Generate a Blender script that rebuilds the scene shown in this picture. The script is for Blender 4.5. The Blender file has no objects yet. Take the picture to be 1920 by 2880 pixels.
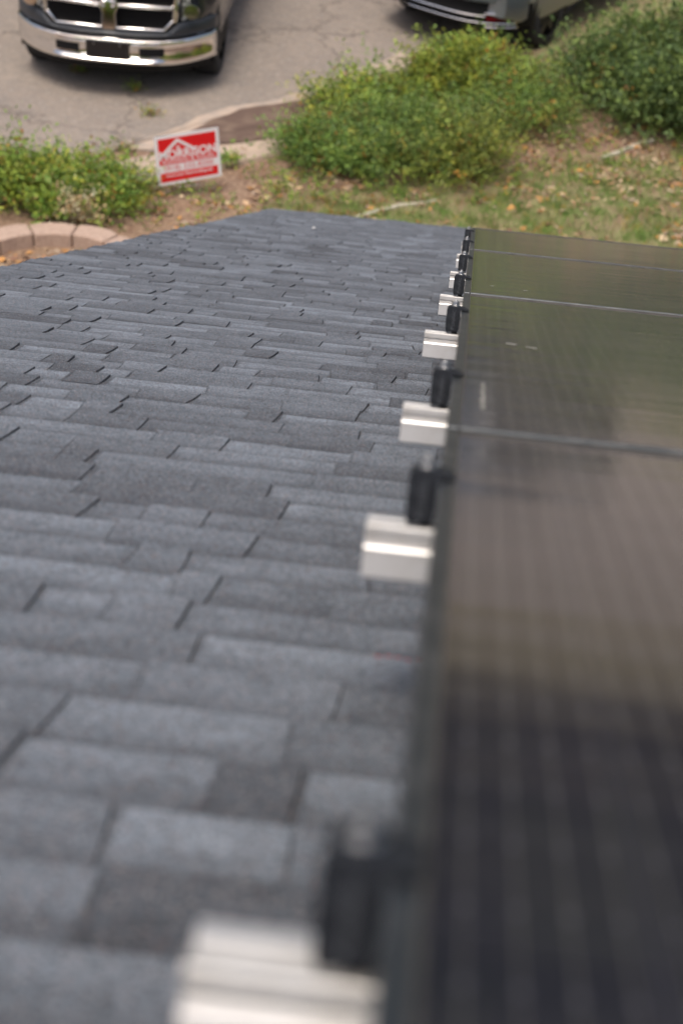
import bpy, bmesh, math, random
import numpy as np
from mathutils import Matrix, Vector, Euler
random.seed(7); rng = np.random.default_rng(11)
R = math.radians
SC = bpy.context.scene; COL = SC.collection

# ------------------------------------------------------------------ camera
F = 5000.0; TH = R(24.0); H = 7.35            # focal length in photo pixels, roof pitch, eye height
def nrm(a): return a/np.linalg.norm(a)
_v = nrm(np.array([390, 980, -F])); _u = nrm(np.array([1, -.112, (390-980*.112)/F])); _w = np.cross(_u, _v)
R2C = np.stack([_u, _v, _w], 1)
ct, st = math.cos(TH), math.sin(TH)
WR = np.array([[1, 0, 0], [0, ct, st], [0, -st, ct]])   # roof axes (a, v, w) -> world
C2W = WR @ R2C.T
cam_d = bpy.data.cameras.new("camera"); cam = bpy.data.objects.new("camera", cam_d); COL.objects.link(cam)
cam_d.sensor_fit = 'VERTICAL'; cam_d.sensor_height = 36; cam_d.sensor_width = 24; cam_d.lens = F/2880*36
m = Matrix([[*C2W[0], 0], [*C2W[1], 0], [*C2W[2], H], [0, 0, 0, 1]])
cam.matrix_world = m
cam_d.clip_start = .02; cam_d.clip_end = 1000
cam_d.dof.use_dof = True; cam_d.dof.focus_distance = 3.9; cam_d.dof.aperture_fstop = 5.2
SC.camera = cam

# ------------------------------------------------------------------ light
wd = bpy.data.worlds.new("World"); SC.world = wd; wd.use_nodes = True
nt = wd.node_tree; bg = nt.nodes['Background']
sky = nt.nodes.new('ShaderNodeTexSky'); sky.sky_type = 'NISHITA'; sky.sun_disc = False
SUN_EL, SUN_AZ = R(70), R(200)                # azimuth clockwise from +Y: high, a little behind the camera
sky.sun_elevation = SUN_EL; sky.sun_rotation = SUN_AZ
sky.air_density = 1.0; sky.dust_density = 6.0; sky.ozone_density = .6
nt.links.new(sky.outputs[0], bg.inputs[0]); bg.inputs[1].default_value = .115
sd = bpy.data.lights.new("sun", 'SUN'); sun = bpy.data.objects.new("sun", sd); COL.objects.link(sun)
sd.energy = 1.2; sd.angle = R(20); sd.color = (1, .95, .88)
dv = Vector((math.sin(SUN_AZ)*math.cos(SUN_EL), math.cos(SUN_AZ)*math.cos(SUN_EL), math.sin(SUN_EL)))
sun.rotation_euler = dv.to_track_quat('Z', 'Y').to_euler(); sun.location = dv*50
SC.view_settings.view_transform = 'Standard'; SC.view_settings.look = 'None'
SC.view_settings.gamma = 1; SC.view_settings.exposure = .55

def G(x, y, z=0.0):
    "point of the photo (1920x2880 px) -> world point at height z, used to survey where things stand"
    d = C2W @ np.array([x-960, 1440-y, -F]); k = (z-H)/d[2]
    p = d*k; return Vector((p[0], p[1], z))

# ------------------------------------------------------------------ materials
def mat(name, base, rough=.6, metal=0.0, spec=.5, noise=None, bump=None, attr=None, coat=0):
    """noise=(scale, colour2, contrast lo, hi); bump=(scale, strength, dist); attr = corner colour attribute"""
    M = bpy.data.materials.new(name); M.use_nodes = True; n = M.node_tree.nodes; l = M.node_tree.links
    b = n['Principled BSDF']; b.inputs['Roughness'].default_value = rough; b.inputs['Metallic'].default_value = metal
    b.inputs['Specular IOR Level'].default_value = spec; b.inputs['Coat Weight'].default_value = coat
    tc = n.new('ShaderNodeTexCoord')
    b.inputs['Base Color'].default_value = (*base, 1)
    src = None
    if attr:
        a = n.new('ShaderNodeAttribute'); a.attribute_name = attr; src = a.outputs['Color']
    if noise:
        t = n.new('ShaderNodeTexNoise'); t.inputs['Scale'].default_value = noise[0]; t.inputs['Detail'].default_value = 5
        l.new(tc.outputs['Object'], t.inputs['Vector'])
        mr = n.new('ShaderNodeMapRange'); mr.inputs[1].default_value = noise[2]; mr.inputs[2].default_value = noise[3]
        l.new(t.outputs[0], mr.inputs[0])
        mx = n.new('ShaderNodeMix'); mx.data_type = 'RGBA'
        l.new(mr.outputs[0], mx.inputs[0])
        if src: l.new(src, mx.inputs[6])
        else: mx.inputs[6].default_value = (*base, 1)
        mx.inputs[7].default_value = (*noise[1], 1); src = mx.outputs[2]
    if src: l.new(src, b.inputs['Base Color'])
    if bump:
        t = n.new('ShaderNodeTexNoise'); t.inputs['Scale'].default_value = bump[0]; t.inputs['Detail'].default_value = 6
        l.new(tc.outputs['Object'], t.inputs['Vector'])
        bp = n.new('ShaderNodeBump'); bp.inputs['Strength'].default_value = bump[1]; bp.inputs['Distance'].default_value = bump[2]
        l.new(t.outputs[0], bp.inputs['Height']); l.new(bp.outputs[0], b.inputs['Normal'])
    return M
class NG:
    "tiny node helper"
    def __init__(s, M): s.n = M.node_tree.nodes; s.l = M.node_tree.links
    def node(s, t, **k):
        o = s.n.new(t)
        for a, b in k.items(): setattr(o, a, b)
        return o
    def set(s, inp, v):
        if hasattr(v, 'links') or isinstance(v, bpy.types.NodeSocket): s.l.new(v, inp)
        elif isinstance(v, tuple) and len(v) == 3 and inp.type == 'RGBA': inp.default_value = (*v, 1)
        else: inp.default_value = v
    def math(s, op, a, b=0.0, c=0.0):
        o = s.node('ShaderNodeMath', operation=op); s.set(o.inputs[0], a); s.set(o.inputs[1], b); s.set(o.inputs[2], c); return o.outputs[0]
    def ramp(s, x, a, b, c=0.0, d=1.0):
        o = s.node('ShaderNodeMapRange'); s.set(o.inputs[0], x)
        for i, q in enumerate((a, b, c, d)): s.set(o.inputs[i+1], q)
        return o.outputs[0]
    def noise(s, vec, scale, detail=4, rough=.5, out=0):
        o = s.node('ShaderNodeTexNoise'); s.set(o.inputs['Vector'], vec); o.inputs['Scale'].default_value = scale
        o.inputs['Detail'].default_value = detail; o.inputs['Roughness'].default_value = rough; return o.outputs[out]
    def mix(s, f, a, b):
        o = s.node('ShaderNodeMix', data_type='RGBA'); s.set(o.inputs[0], f); s.set(o.inputs[6], a); s.set(o.inputs[7], b); return o.outputs[2]
def newmat(name, rough=.7):
    M = bpy.data.materials.new(name); M.use_nodes = True; g = NG(M); b = g.n['Principled BSDF']; b.inputs['Roughness'].default_value = rough
    return M, g, b

# asphalt shingles: granules of light and dark stone, each tab dyed its own grey plus a painted shadow band
def shingle_mat():
    M, g, b = newmat('shingle_granules', .93); b.inputs['Specular IOR Level'].default_value = .25
    tc = g.node('ShaderNodeTexCoord'); P = tc.outputs['Object']
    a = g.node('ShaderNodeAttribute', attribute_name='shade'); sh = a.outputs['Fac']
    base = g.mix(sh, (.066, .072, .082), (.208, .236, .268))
    n1 = g.noise(P, 420, 2, .6); n2 = g.noise(P, 170, 3, .6); n3 = g.noise(P, 5, 4, .55); n4 = g.noise(P, 26, 3)
    f = g.math('ADD', g.ramp(n1, .3, .7, -.55, .55), g.ramp(n2, .3, .7, -.25, .25))
    f = g.math('ADD', f, g.ramp(n3, .3, .7, -.16, .16)); f = g.math('ADD', f, g.ramp(n4, .3, .7, -.12, .12))
    mul = g.math('MAXIMUM', g.math('ADD', f, 1.0), .12)
    vm = g.node('ShaderNodeVectorMath', operation='SCALE'); g.set(vm.inputs[0], base); g.set(vm.inputs[3], mul)
    vo = g.node('ShaderNodeTexVoronoi'); g.set(vo.inputs['Vector'], P); vo.inputs['Scale'].default_value = 620
    sp = g.node('ShaderNodeSeparateColor'); g.set(sp.inputs[0], vo.outputs['Color'])
    c = g.mix(g.ramp(sp.outputs[0], .95, .96, 0, .6), vm.outputs[0], (.42, .36, .33))     # pale and rust granules
    c = g.mix(g.ramp(sp.outputs[1], .955, .965, 0, .6), c, (.17, .075, .05))
    c = g.mix(g.ramp(sp.outputs[2], .86, .88, 0, .7), c, (.02, .021, .024))
    g.set(b.inputs['Base Color'], c)
    bp = g.node('ShaderNodeBump'); bp.inputs['Strength'].default_value = .5; bp.inputs['Distance'].default_value = .0015
    g.set(bp.inputs['Height'], n1); g.set(b.inputs['Normal'], bp.outputs[0]); return M
def glass_mat():
    M, g, b = newmat('solar_glass', .07)
    tc = g.node('ShaderNodeTexCoord'); P = tc.outputs['Object']; s = g.node('ShaderNodeSeparateXYZ'); g.set(s.inputs[0], P)
    X, Y = s.outputs[0], s.outputs[1]
    def line(c, pitch, w):
        fr = g.math('FRACT', g.math('DIVIDE', c, pitch)); d = g.math('ABSOLUTE', g.math('SUBTRACT', fr, .5))
        return g.ramp(d, w/pitch*.5, w/pitch*.5*1.6, 1, 0)
    bus = line(X, .0174, .0011); pad = g.math('MULTIPLY', line(X, .0174, .0026), line(Y, .0585, .006))
    cell = g.math('MAXIMUM', line(Y, .0875, .0018), line(X, .174, .0022))
    c = g.mix(g.math('MULTIPLY', bus, .8), (.010, .011, .020), (.070, .069, .068))
    c = g.mix(g.math('MULTIPLY', cell, .25), c, (.10, .10, .11))
    c = g.mix(g.math('MULTIPLY', pad, .5), c, (.10, .10, .115))
    st_ = g.node('ShaderNodeMapping'); g.set(st_.inputs[0], P); st_.inputs['Scale'].default_value = (1.0, 4.5, 1)
    d1 = g.noise(st_.outputs[0], 3.0, 5, .6); d2 = g.noise(P, 60, 4, .6)
    dust = g.math('ADD', g.ramp(d1, .35, .75, .008, .05), g.ramp(d2, .62, .8, 0, .05))
    c = g.mix(dust, c, (.36, .33, .29)); g.set(b.inputs['Base Color'], c)
    g.set(b.inputs['Roughness'], g.ramp(d1, .3, .7, .07, .14)); b.inputs['Specular IOR Level'].default_value = .5
    b.inputs['Sheen Weight'].default_value = .25; b.inputs['Sheen Roughness'].default_value = .28; b.inputs['Sheen Tint'].default_value = (.70, .60, .52, 1)
    bp = g.node('ShaderNodeBump'); bp.inputs['Strength'].default_value = .45; bp.inputs['Distance'].default_value = .002
    g.set(bp.inputs['Height'], g.noise(st_.outputs[0], 2.2, 3, .5)); g.set(b.inputs['Normal'], bp.outputs[0]); return M
def asphalt_mat():
    M, g, b = newmat('old_asphalt', .9)
    tc = g.node('ShaderNodeTexCoord'); P = tc.outputs['Object']
    n1 = g.noise(P, 1.1, 5, .6); n2 = g.noise(P, 60, 4, .7); n3 = g.noise(P, 7, 5, .65)
    c = g.mix(g.ramp(n1, .35, .65), (.265, .216, .176), (.335, .272, .215))
    c = g.mix(g.ramp(n3, .38, .62, 0, .6), c, (.215, .185, .16)); c = g.mix(g.ramp(g.noise(P, 16, 4, .7), .52, .68, 0, .5), c, (.44, .39, .34))
    c = g.mix(g.ramp(n2, .42, .68, 0, .55), c, (.15, .14, .13))
    c = g.mix(g.ramp(g.noise(P, 90, 2), .62, .7, 0, .35), c, (.52, .48, .43))
    vo = g.node('ShaderNodeTexVoronoi', feature='DISTANCE_TO_EDGE'); vo.inputs['Scale'].default_value = .42
    wp = g.node('ShaderNodeVectorMath', operation='ADD'); g.set(wp.inputs[0], P)
    wn = g.node('ShaderNodeVectorMath', operation='SCALE'); g.set(wn.inputs[0], g.noise(P, 2.2, 5, .7, out=1)); wn.inputs[3].default_value = .9
    g.set(wp.inputs[1], wn.outputs[0]); g.set(vo.inputs['Vector'], wp.outputs[0])
    c = g.mix(g.ramp(vo.outputs[0], .003, .014, .5, 0), c, (.07, .055, .045))
    g.set(b.inputs['Base Color'], c)
    bp = g.node('ShaderNodeBump'); bp.inputs['Strength'].default_value = .5; bp.inputs['Distance'].default_value = .02
    g.set(bp.inputs['Height'], g.math('ADD', n3, g.math('MULTIPLY', n2, .4))); g.set(b.inputs['Normal'], bp.outputs[0]); return M
def ground_mat():
    M, g, b = newmat('soil_and_litter', .95)
    tc = g.node('ShaderNodeTexCoord'); P = tc.outputs['Object']
    n1 = g.noise(P, 1.8, 5, .6); n2 = g.noise(P, 22, 5, .7); n3 = g.noise(P, 6, 5, .65)
    c = g.mix(g.ramp(n3, .35, .65), (.20, .115, .075), (.31, .205, .135))
    c = g.mix(g.ramp(n2, .5, .66, 0, .75), c, (.46, .335, .225))
    c = g.mix(g.ramp(n2, .46, .3, 0, .6), c, (.085, .05, .035))
    a = g.node('ShaderNodeAttribute', attribute_name='green')
    gm = g.math('MULTIPLY', a.outputs['Fac'], g.ramp(g.math('ADD', g.math('MULTIPLY', n1, .6), g.math('MULTIPLY', n3, .4)), .40, .60, .1, .85))
    c = g.mix(gm, c, g.mix(g.ramp(n2, .35, .65), (.13, .18, .05), (.26, .29, .10)))
    g.set(b.inputs['Base Color'], c)
    bp = g.node('ShaderNodeBump'); bp.inputs['Strength'].default_value = .8; bp.inputs['Distance'].default_value = .03
    g.set(bp.inputs['Height'], n2); g.set(b.inputs['Normal'], bp.outputs[0]); return M
M = dict(
 shingle=shingle_mat(), glass=glass_mat(), asphalt=asphalt_mat(), ground=ground_mat(),
 deck=mat('roof_sheathing', (.30, .22, .14), .8), fascia=mat('white_trim', (.75, .73, .69), .5, noise=(9, (.62, .6, .55), .5, .7)),
 wall=mat('painted_siding', (.55, .50, .43), .7, noise=(6, (.48, .43, .37), .4, .7)), drip=mat('dark_metal', (.05, .05, .055), .45, .6),
 pane=mat('window_glass', (.02, .025, .03), .06, 0, .8),
 frame=mat('anodised_frame', (.060, .068, .076), .34, .6, noise=(30, (.12, .125, .13), .45, .75)),
 frame_edge=mat('dusty_frame_edge', (.12, .11, .095), .6, .3, noise=(40, (.07, .065, .06), .4, .7)),
 clamp=mat('black_clamp', (.012, .014, .018), .55, .0, spec=.25, noise=(120, (.024, .027, .033), .45, .7), bump=(400, .15, .0005)),
 letter=mat('embossed_letter', (.075, .08, .09), .4, .2),
 alu=mat('mill_aluminium', (.66, .655, .65), .38, .5, noise=(22, (.50, .48, .45), .42, .72), bump=(90, .08, .0008)),
 steel=mat('stainless_bolt', (.40, .40, .40), .32, 1.0), foot=mat('mounting_foot', (.55, .55, .54), .4, .8),
 dropping=mat('dried_dropping', (.55, .53, .46), .9, noise=(60, (.35, .33, .28), .4, .6)),
 red_chalk=mat('red_crayon', (.42, .045, .045), .85), stone=mat('pale_stone', (.75, .73, .70), .6),
 conc=mat('sandy_concrete', (.50, .385, .29), .9, noise=(5, (.40, .31, .24), .35, .65), bump=(40, .4, .01)),
 mud=mat('dark_gutter_mud', (.125, .080, .060), .9, noise=(4, (.20, .14, .10), .45, .7), bump=(25, .5, .02)),
 sand=mat('washed_sand', (.48, .37, .285), .95, noise=(6, (.36, .30, .25), .35, .65), bump=(30, .4, .01)),
 block=mat('tumbled_block', (.46, .335, .26), .9, noise=(30, (.37, .26, .20), .4, .7), bump=(120, .4, .004)),
 white=mat('white_plastic', (.82, .80, .80), .5), signred=mat('red_print', (.70, .006, .010), .5),
 wire=mat('galvanised_wire', (.5, .5, .5), .4, .9),
 chrome=mat('chrome', (.82, .80, .78), .09, 1.0), black=mat('black_plastic', (.006, .006, .007), .6, 0, .25), plate=mat('plate_black', (.012, .010, .011), .35),
 fascia_gray=mat('gunmetal_plastic', (.030, .034, .042), .42, 0), truck=mat('dark_truck_paint', (.020, .023, .028), .25, .3, coat=.6),
 tyre=mat('tyre_rubber', (.02, .02, .021), .85, bump=(60, .4, .01)), darkrim=mat('dark_rim', (.03, .03, .032), .4, .5), rim=mat('alloy_rim', (.45, .45, .46), .3, .9),
 lens=mat('clear_lens', (.66, .66, .62), .16, .25, noise=(26, (.12, .12, .12), .45, .55)), amber=mat('amber_lens', (.6, .16, .02), .2),
 silver=mat('silver_paint', (.20, .22, .245), .3, .5, coat=.6), redlens=mat('red_reflector', (.12, .005, .010), .2),
 bark=mat('bark', (.13, .09, .06), .9, bump=(20, .6, .02)), stem=mat('brown_stem', (.20, .10, .06), .8),
 leaf=mat('leaf', (.1, .15, .04), .55, 0, .35, attr='tint'), grass=mat('grass_blade', (.1, .15, .04), .6, 0, .3, attr='tint'),
 litter=mat('dead_leaf', (.4, .25, .1), .8, attr='tint'), pale=mat('weathered_wood', (.52, .48, .38), .85, noise=(25, (.33, .30, .20), .4, .7)),
)
for k in ('leaf', 'grass'):                     # thin leaves let some light through
    mm = M[k]; n = mm.node_tree.nodes; l = mm.node_tree.links; b = n['Principled BSDF']; a = [x for x in n if x.type == 'ATTRIBUTE'][0]
    t = n.new('ShaderNodeBsdfTranslucent'); ms = n.new('ShaderNodeMixShader'); ms.inputs[0].default_value = .28
    l.new(a.outputs['Color'], t.inputs[0]); l.new(b.outputs[0], ms.inputs[1]); l.new(t.outputs[0], ms.inputs[2])
    l.new(ms.outputs[0], n['Material Output'].inputs[0])

# ------------------------------------------------------------------ mesh helpers
class MB:
    def __init__(s): s.v = []; s.f = []
    def add(s, vs, fs):
        o = len(s.v); s.v += [tuple(p) for p in vs]; s.f += [tuple(i+o for i in q) for q in fs]; return s
    def box(s, c, d, rot=None, taper=1.0):
        x, y, z = d[0]/2, d[1]/2, d[2]/2
        vs = [Vector(p) for p in ((-x,-y,-z),(x,-y,-z),(x,y,-z),(-x,y,-z),(-x*taper,-y*taper,z),(x*taper,-y*taper,z),(x*taper,y*taper,z),(-x*taper,y*taper,z))]
        if rot: vs = [rot @ p for p in vs]
        return s.add([p+Vector(c) for p in vs], [(0,3,2,1),(4,5,6,7),(0,1,5,4),(1,2,6,5),(2,3,7,6),(3,0,4,7)])
    def cyl(s, p, q, r, r2=None, n=12, caps=True):
        p, q = Vector(p), Vector(q); r2 = r if r2 is None else r2; d = (q-p).normalized()
        a = d.orthogonal().normalized(); b = d.cross(a)
        vs = [p+(a*math.cos(t)+b*math.sin(t))*r for t in [2*math.pi*i/n for i in range(n)]]
        vs += [q+(a*math.cos(t)+b*math.sin(t))*r2 for t in [2*math.pi*i/n for i in range(n)]]
        fs = [(i, (i+1) % n, n+(i+1) % n, n+i) for i in range(n)]
        if caps: fs += [tuple(range(n))[::-1], tuple(range(n, 2*n))]
        return s.add(vs, fs)
    def prism(s, poly, axis, lo, hi):
        "extrude a 2D polygon along an axis (0: poly=(y,z), 1: poly=(x,z), 2: poly=(x,y))"
        def P(p, t): return {0: (t, p[0], p[1]), 1: (p[0], t, p[1]), 2: (p[0], p[1], t)}[axis]
        n = len(poly); vs = [P(p, lo) for p in poly]+[P(p, hi) for p in poly]
        return s.add(vs, [(i, (i+1) % n, n+(i+1) % n, n+i) for i in range(n)]+[tuple(range(n))[::-1], tuple(range(n, 2*n))])
    def loft(s, rings, closed=True, caps=True):
        n = len(rings[0]); vs = [p for r in rings for p in r]; fs = []
        for k in range(len(rings)-1):
            for i in range(n if closed else n-1):
                j = (i+1) % n; fs.append((k*n+i, k*n+j, (k+1)*n+j, (k+1)*n+i))
        if caps and closed: fs += [tuple(range(n))[::-1], tuple((len(rings)-1)*n+i for i in range(n))]
        return s.add(vs, fs)
    def build(s, name, m, parent=None, bevel=0, smooth=False, seg=2):
        me = bpy.data.meshes.new(name); me.from_pydata(s.v, [], s.f); me.update()
        bm = bmesh.new(); bm.from_mesh(me); bmesh.ops.recalc_face_normals(bm, faces=bm.faces); bm.to_mesh(me); bm.free()
        me.materials.append(m); o = bpy.data.objects.new(name, me); COL.objects.link(o)
        if parent: o.parent = parent
        if smooth:
            me.polygons.foreach_set('use_smooth', [True]*len(me.polygons)); me.set_sharp_from_angle(angle=R(38))
        if bevel:
            b = o.modifiers.new('bevel', 'BEVEL'); b.width = bevel; b.segments = seg; b.limit_method = 'ANGLE'; b.angle_limit = R(35)
        return o
def quadmesh(name, V, m, parent=None, nper=4, tint=None, fac=None):
    "V: (N,4,3) array of quads, tint (N,3)"
    N = len(V); me = bpy.data.meshes.new(name); me.vertices.add(N*nper); me.vertices.foreach_set('co', np.ascontiguousarray(V, dtype=np.float32).ravel())
    me.loops.add(N*nper); me.loops.foreach_set('vertex_index', np.arange(N*nper, dtype=np.int32))
    me.polygons.add(N); me.polygons.foreach_set('loop_start', np.arange(0, N*nper, nper, dtype=np.int32))
    me.update(calc_edges=True); me.validate()
    if tint is not None:
        a = me.color_attributes.new('tint', 'FLOAT_COLOR', 'CORNER'); c = np.ones((N, nper, 4), np.float32); c[:, :, :3] = tint[:, None, :]
        a.data.foreach_set('color', c.ravel())
    me.materials.append(m); o = bpy.data.objects.new(name, me); COL.objects.link(o)
    if parent: o.parent = parent
    return o
def tag(o, label=None, cat=None, group=None, kind=None):
    if label: o['label'] = label
    if cat: o['category'] = cat
    if group: o['group'] = group
    if kind: o['kind'] = kind
    return o
def thing(name, label, cat, loc=(0, 0, 0), rot=(0, 0, 0), group=None):
    o = bpy.data.objects.new(name, None); COL.objects.link(o); o.location = loc; o.rotation_euler = rot; o.empty_display_size = .05
    return tag(o, label, cat, group)
def copy_tree(o, parent=None):
    c = o.copy(); COL.objects.link(c); c.parent = parent
    for ch in [x for x in bpy.data.objects if x.parent == o]: copy_tree(ch, c)
    return c
def text_mesh(name, s, size, m, parent, loc=(0, 0, 0), rot=(0, 0, 0), ext=.0005, bold=0, sx=1.0, align='CENTER'):
    cu = bpy.data.curves.new(name, 'FONT'); cu.body = s; cu.size = size; cu.extrude = ext; cu.offset = bold; cu.align_x = align; cu.resolution_u = 4
    t = bpy.data.objects.new(name, cu); COL.objects.link(t); bpy.context.view_layer.update()
    me = bpy.data.meshes.new_from_object(t.evaluated_get(bpy.context.evaluated_depsgraph_get())); bpy.data.objects.remove(t)
    me.name = name; me.materials.clear(); me.materials.append(m); o = bpy.data.objects.new(name, me); COL.objects.link(o)
    o.parent = parent; o.location = loc; o.rotation_euler = rot; o.scale = (sx, 1, 1); return o
ROOF = (-TH, 0, 0)
def onroof(a, v, w): return Vector(WR @ np.array([a, v, w]))+Vector((0, 0, H))

# ------------------------------------------------------------------ ground, road, kerb
def sheet(name, pts, z, m, kind='structure', n=1):
    mb = MB(); mb.add([(p[0], p[1], z) for p in pts], [tuple(range(len(pts)))]); o = mb.build(name, m); tag(o, kind=kind); return o
def ground_grid():
    xs = np.concatenate([[-300, -120, -50, -25, -14], np.arange(-9, 9.01, .3), [14, 25, 50, 120, 300]])
    ys = np.concatenate([[-120, -50, -20, 0, 6], np.arange(9, 24.01, .3), [30, 45, 80, 150, 400]])
    V = [(x, y, 0.0) for y in ys for x in xs]; nx = len(xs)
    Fc = [(j*nx+i, j*nx+i+1, (j+1)*nx+i+1, (j+1)*nx+i) for j in range(len(ys)-1) for i in range(nx-1)]
    o = MB().add(V, Fc).build('ground', M['ground']); me = o.data
    a = me.attributes.new('green', 'FLOAT', 'POINT')
    def gr(x, y):
        e = 15.55+.52*(x+.9)                     # lawn lies on the near side of this line
        g = min(1, max(0, (e-y)/.9+.5))
        if x < -1.6: g *= max(.12, 1-(-1.6-x)/.8)
        if y > 19: g = .95
        return g
    a.data.foreach_set('value', [gr(v.co.x, v.co.y) for v in me.vertices]); tag(o, kind='structure')
ground_grid()
def wob(pts, amp, step=.25):
    out = []
    for p, q in zip(pts[:-1], pts[1:]):
        d = (q-p).length; k = max(1, int(d/step))
        for i in range(k):
            c = p.lerp(q, i/k); out.append(Vector((c.x+random.uniform(-amp, amp), c.y+random.uniform(-amp, amp), 0)))
    return out+[pts[-1]]
edge_px = [(0, 448), (200, 440), (350, 425), (450, 425), (640, 405), (870, 378), (1000, 330), (1150, 290), (1320, 225), (1420, 165), (1520, 90), (1640, 0)]
edge = [Vector((-30, 12.5, 0)), Vector((-9, 14.6, 0))]+[G(x, y) for x, y in edge_px]+[Vector((5, 27, 0)), Vector((30, 32, 0))]
road_poly = wob(edge, .035)+[Vector((60, 39, 0)), Vector((-80, 42, 0)), Vector((-80, 12, 0))]
sheet('road', road_poly, .006, M['asphalt'])
sheet('washed_sand', wob([G(*p) for p in [(330, 424), (450, 424), (560, 405), (640, 400), (700, 380), (870, 340), (1050, 270), (1200, 180), (1130, 150), (1000, 195), (850, 255), (760, 290), (650, 305), (560, 330), (470, 375), (400, 395)]]+[G(330, 424)], .03), .011, M['sand'])
sheet('gutter_mud', wob([G(*p) for p in [(430, 424), (560, 412), (700, 398), (870, 372), (1020, 318), (1200, 250), (1330, 205), (1300, 180), (1130, 220), (1000, 250), (890, 278), (780, 296), (680, 312), (600, 338), (540, 372), (500, 402)]]+[G(430, 424)], .025, .15), .016, M['mud'])
def kerb():
    top = [Vector((-3.9, 15.62, 0))]+[G(x, y, .05) for x, y in [(330, 452), (430, 432), (560, 414), (700, 398), (870, 370), (1000, 318)]]
    low = [Vector((-3.8, 15.1, 0))]+[G(x, y, .05) for x, y in [(330, 515), (430, 502), (560, 476), (700, 446), (870, 412), (1000, 360)]]
    z0, z1 = -.05, .05; mb = MB(); rings = []
    for t, l_ in zip(top, low): rings.append([(l_.x, l_.y, z0), (l_.x, l_.y, z1-.012), (l_.x, l_.y+.012, z1), (t.x, t.y-.015, z1), (t.x, t.y, z1-.015), (t.x, t.y+.01, z0)])
    mb.loft(rings); tag(mb.build('kerb', M['conc'], smooth=True), kind='structure')
kerb()

# ------------------------------------------------------------------ the house and its shingled roof
house = thing('house', 'single storey house with a dark grey shingled roof carrying the solar panels', 'house', (3.6, 3.0, 0))
def hloc(p): return Vector(p)-house.location
V_EAVE, V_RIDGE, A_L, A_R, W_R = 12.12, -3.2, -1.37, 8.6, -.44
EXPO = .106
def shingles():
    Q = []; S = []
    def quad(p, s, s2=None): Q.append(p); S.append([s]*4 if s2 is None else [s, s, s2, s2])
    nc = int((V_EAVE-V_RIDGE)/EXPO); r = random.Random(5)
    for i in range(nc):
        v1 = V_EAVE-i*EXPO; v0 = v1-EXPO-.006
        jl = r.uniform(-.006, .009)
        a = A_L+jl; segs = []; tooth = r.random() < .5
        while a < A_R:
            L = r.choice((.06, .09, .12, .15, .20, .26))*r.uniform(.85, 1.15) if tooth else r.choice((.06, .10, .14, .19, .25))*r.uniform(.85, 1.15)
            if a+L > 1.3 and a < 1.3: pass
            segs.append((a, min(a+L, A_R), tooth)); a += L; tooth = not tooth
        # one shingle is a metre long: dye blend drifts from shingle to shingle
        base_d = {}
        cj = r.uniform(-.002, .002)
        hb0, hb1 = .0015, .0052                        # underlay layer: thin at the top, thick at the butt
        for (x0, x1, tth) in segs:
            k = int((x0+i*.31)/1.0); d = base_d.setdefault(k, r.uniform(-.1, .1))
            if tth: sh = r.choice((.26, .34, .40, .44, .48, .54))+d+r.uniform(-.05, .05)
            else: sh = r.choice((.5, .66, .85, .98, .95))+d+r.uniform(-.05, .05)
            sh = min(1, max(0, sh))
            z1 = hb1+r.uniform(-.0008, .0008); b = v1+cj
            # gap / underlay strip
            vm = v0+(b-v0)*r.uniform(.45, .72); zm = (hb0+z1)/2; lo_ = sh*.06  # upslope end darkened: shadow below the course above, put into the colour
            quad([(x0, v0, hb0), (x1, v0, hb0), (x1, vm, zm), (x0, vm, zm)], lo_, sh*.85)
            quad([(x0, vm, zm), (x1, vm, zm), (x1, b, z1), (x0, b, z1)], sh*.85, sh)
            quad([(x0, b, z1), (x1, b, z1), (x1, b, -.004), (x0, b, -.004)], sh*.6)
            if tth:
                t = .0040+r.uniform(-.0008, .0014); e0 = r.uniform(.0, .012); e1 = r.uniform(-.002, .010)
                k0 = r.uniform(-.004, .004)
                p = [(x0+e0, v0, hb0+t*.75), (x1-e0, v0, hb0+t*.75), (x1-e1, b+k0, z1+t), (x0+e1, b+k0, z1+t)]
                lo = [(x0+e0-.001, v0, hb0-.0005), (x1-e0+.001, v0, hb0-.0005), (x1-e1+.001, b+k0, z1-.0005), (x0+e1-.001, b+k0, z1-.0005)]
                # two spans, slightly cupped
                mid = [tuple((np.array(p[0])+np.array(p[3]))/2+np.array([0, 0, -.0012])), tuple((np.array(p[1])+np.array(p[2]))/2+np.array([0, 0, -.0012]))]
                quad([p[0], p[1], mid[1], mid[0]], sh*.38, sh); quad([mid[0], mid[1], p[2], p[3]], sh, min(1, sh*1.15))  # raised tabs carry a weaker painted shadow at their upslope end
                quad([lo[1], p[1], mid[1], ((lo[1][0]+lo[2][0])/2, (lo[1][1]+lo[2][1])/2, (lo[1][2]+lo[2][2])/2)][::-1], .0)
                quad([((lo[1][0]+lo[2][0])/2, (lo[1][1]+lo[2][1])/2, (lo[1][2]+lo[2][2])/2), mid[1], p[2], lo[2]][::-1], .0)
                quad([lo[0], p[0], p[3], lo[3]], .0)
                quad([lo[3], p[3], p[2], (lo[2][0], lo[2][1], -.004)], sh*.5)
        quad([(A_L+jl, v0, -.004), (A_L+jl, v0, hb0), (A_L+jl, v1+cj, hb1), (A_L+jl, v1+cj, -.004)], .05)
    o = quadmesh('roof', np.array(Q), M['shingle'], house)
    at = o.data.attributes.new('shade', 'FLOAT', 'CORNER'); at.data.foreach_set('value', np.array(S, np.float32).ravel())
    o.location = hloc(onroof(0, 0, W_R)); o.rotation_euler = ROOF; o['label'] = 'dark grey architectural asphalt shingles in random blended tabs'
    return o
roof = shingles()
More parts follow.
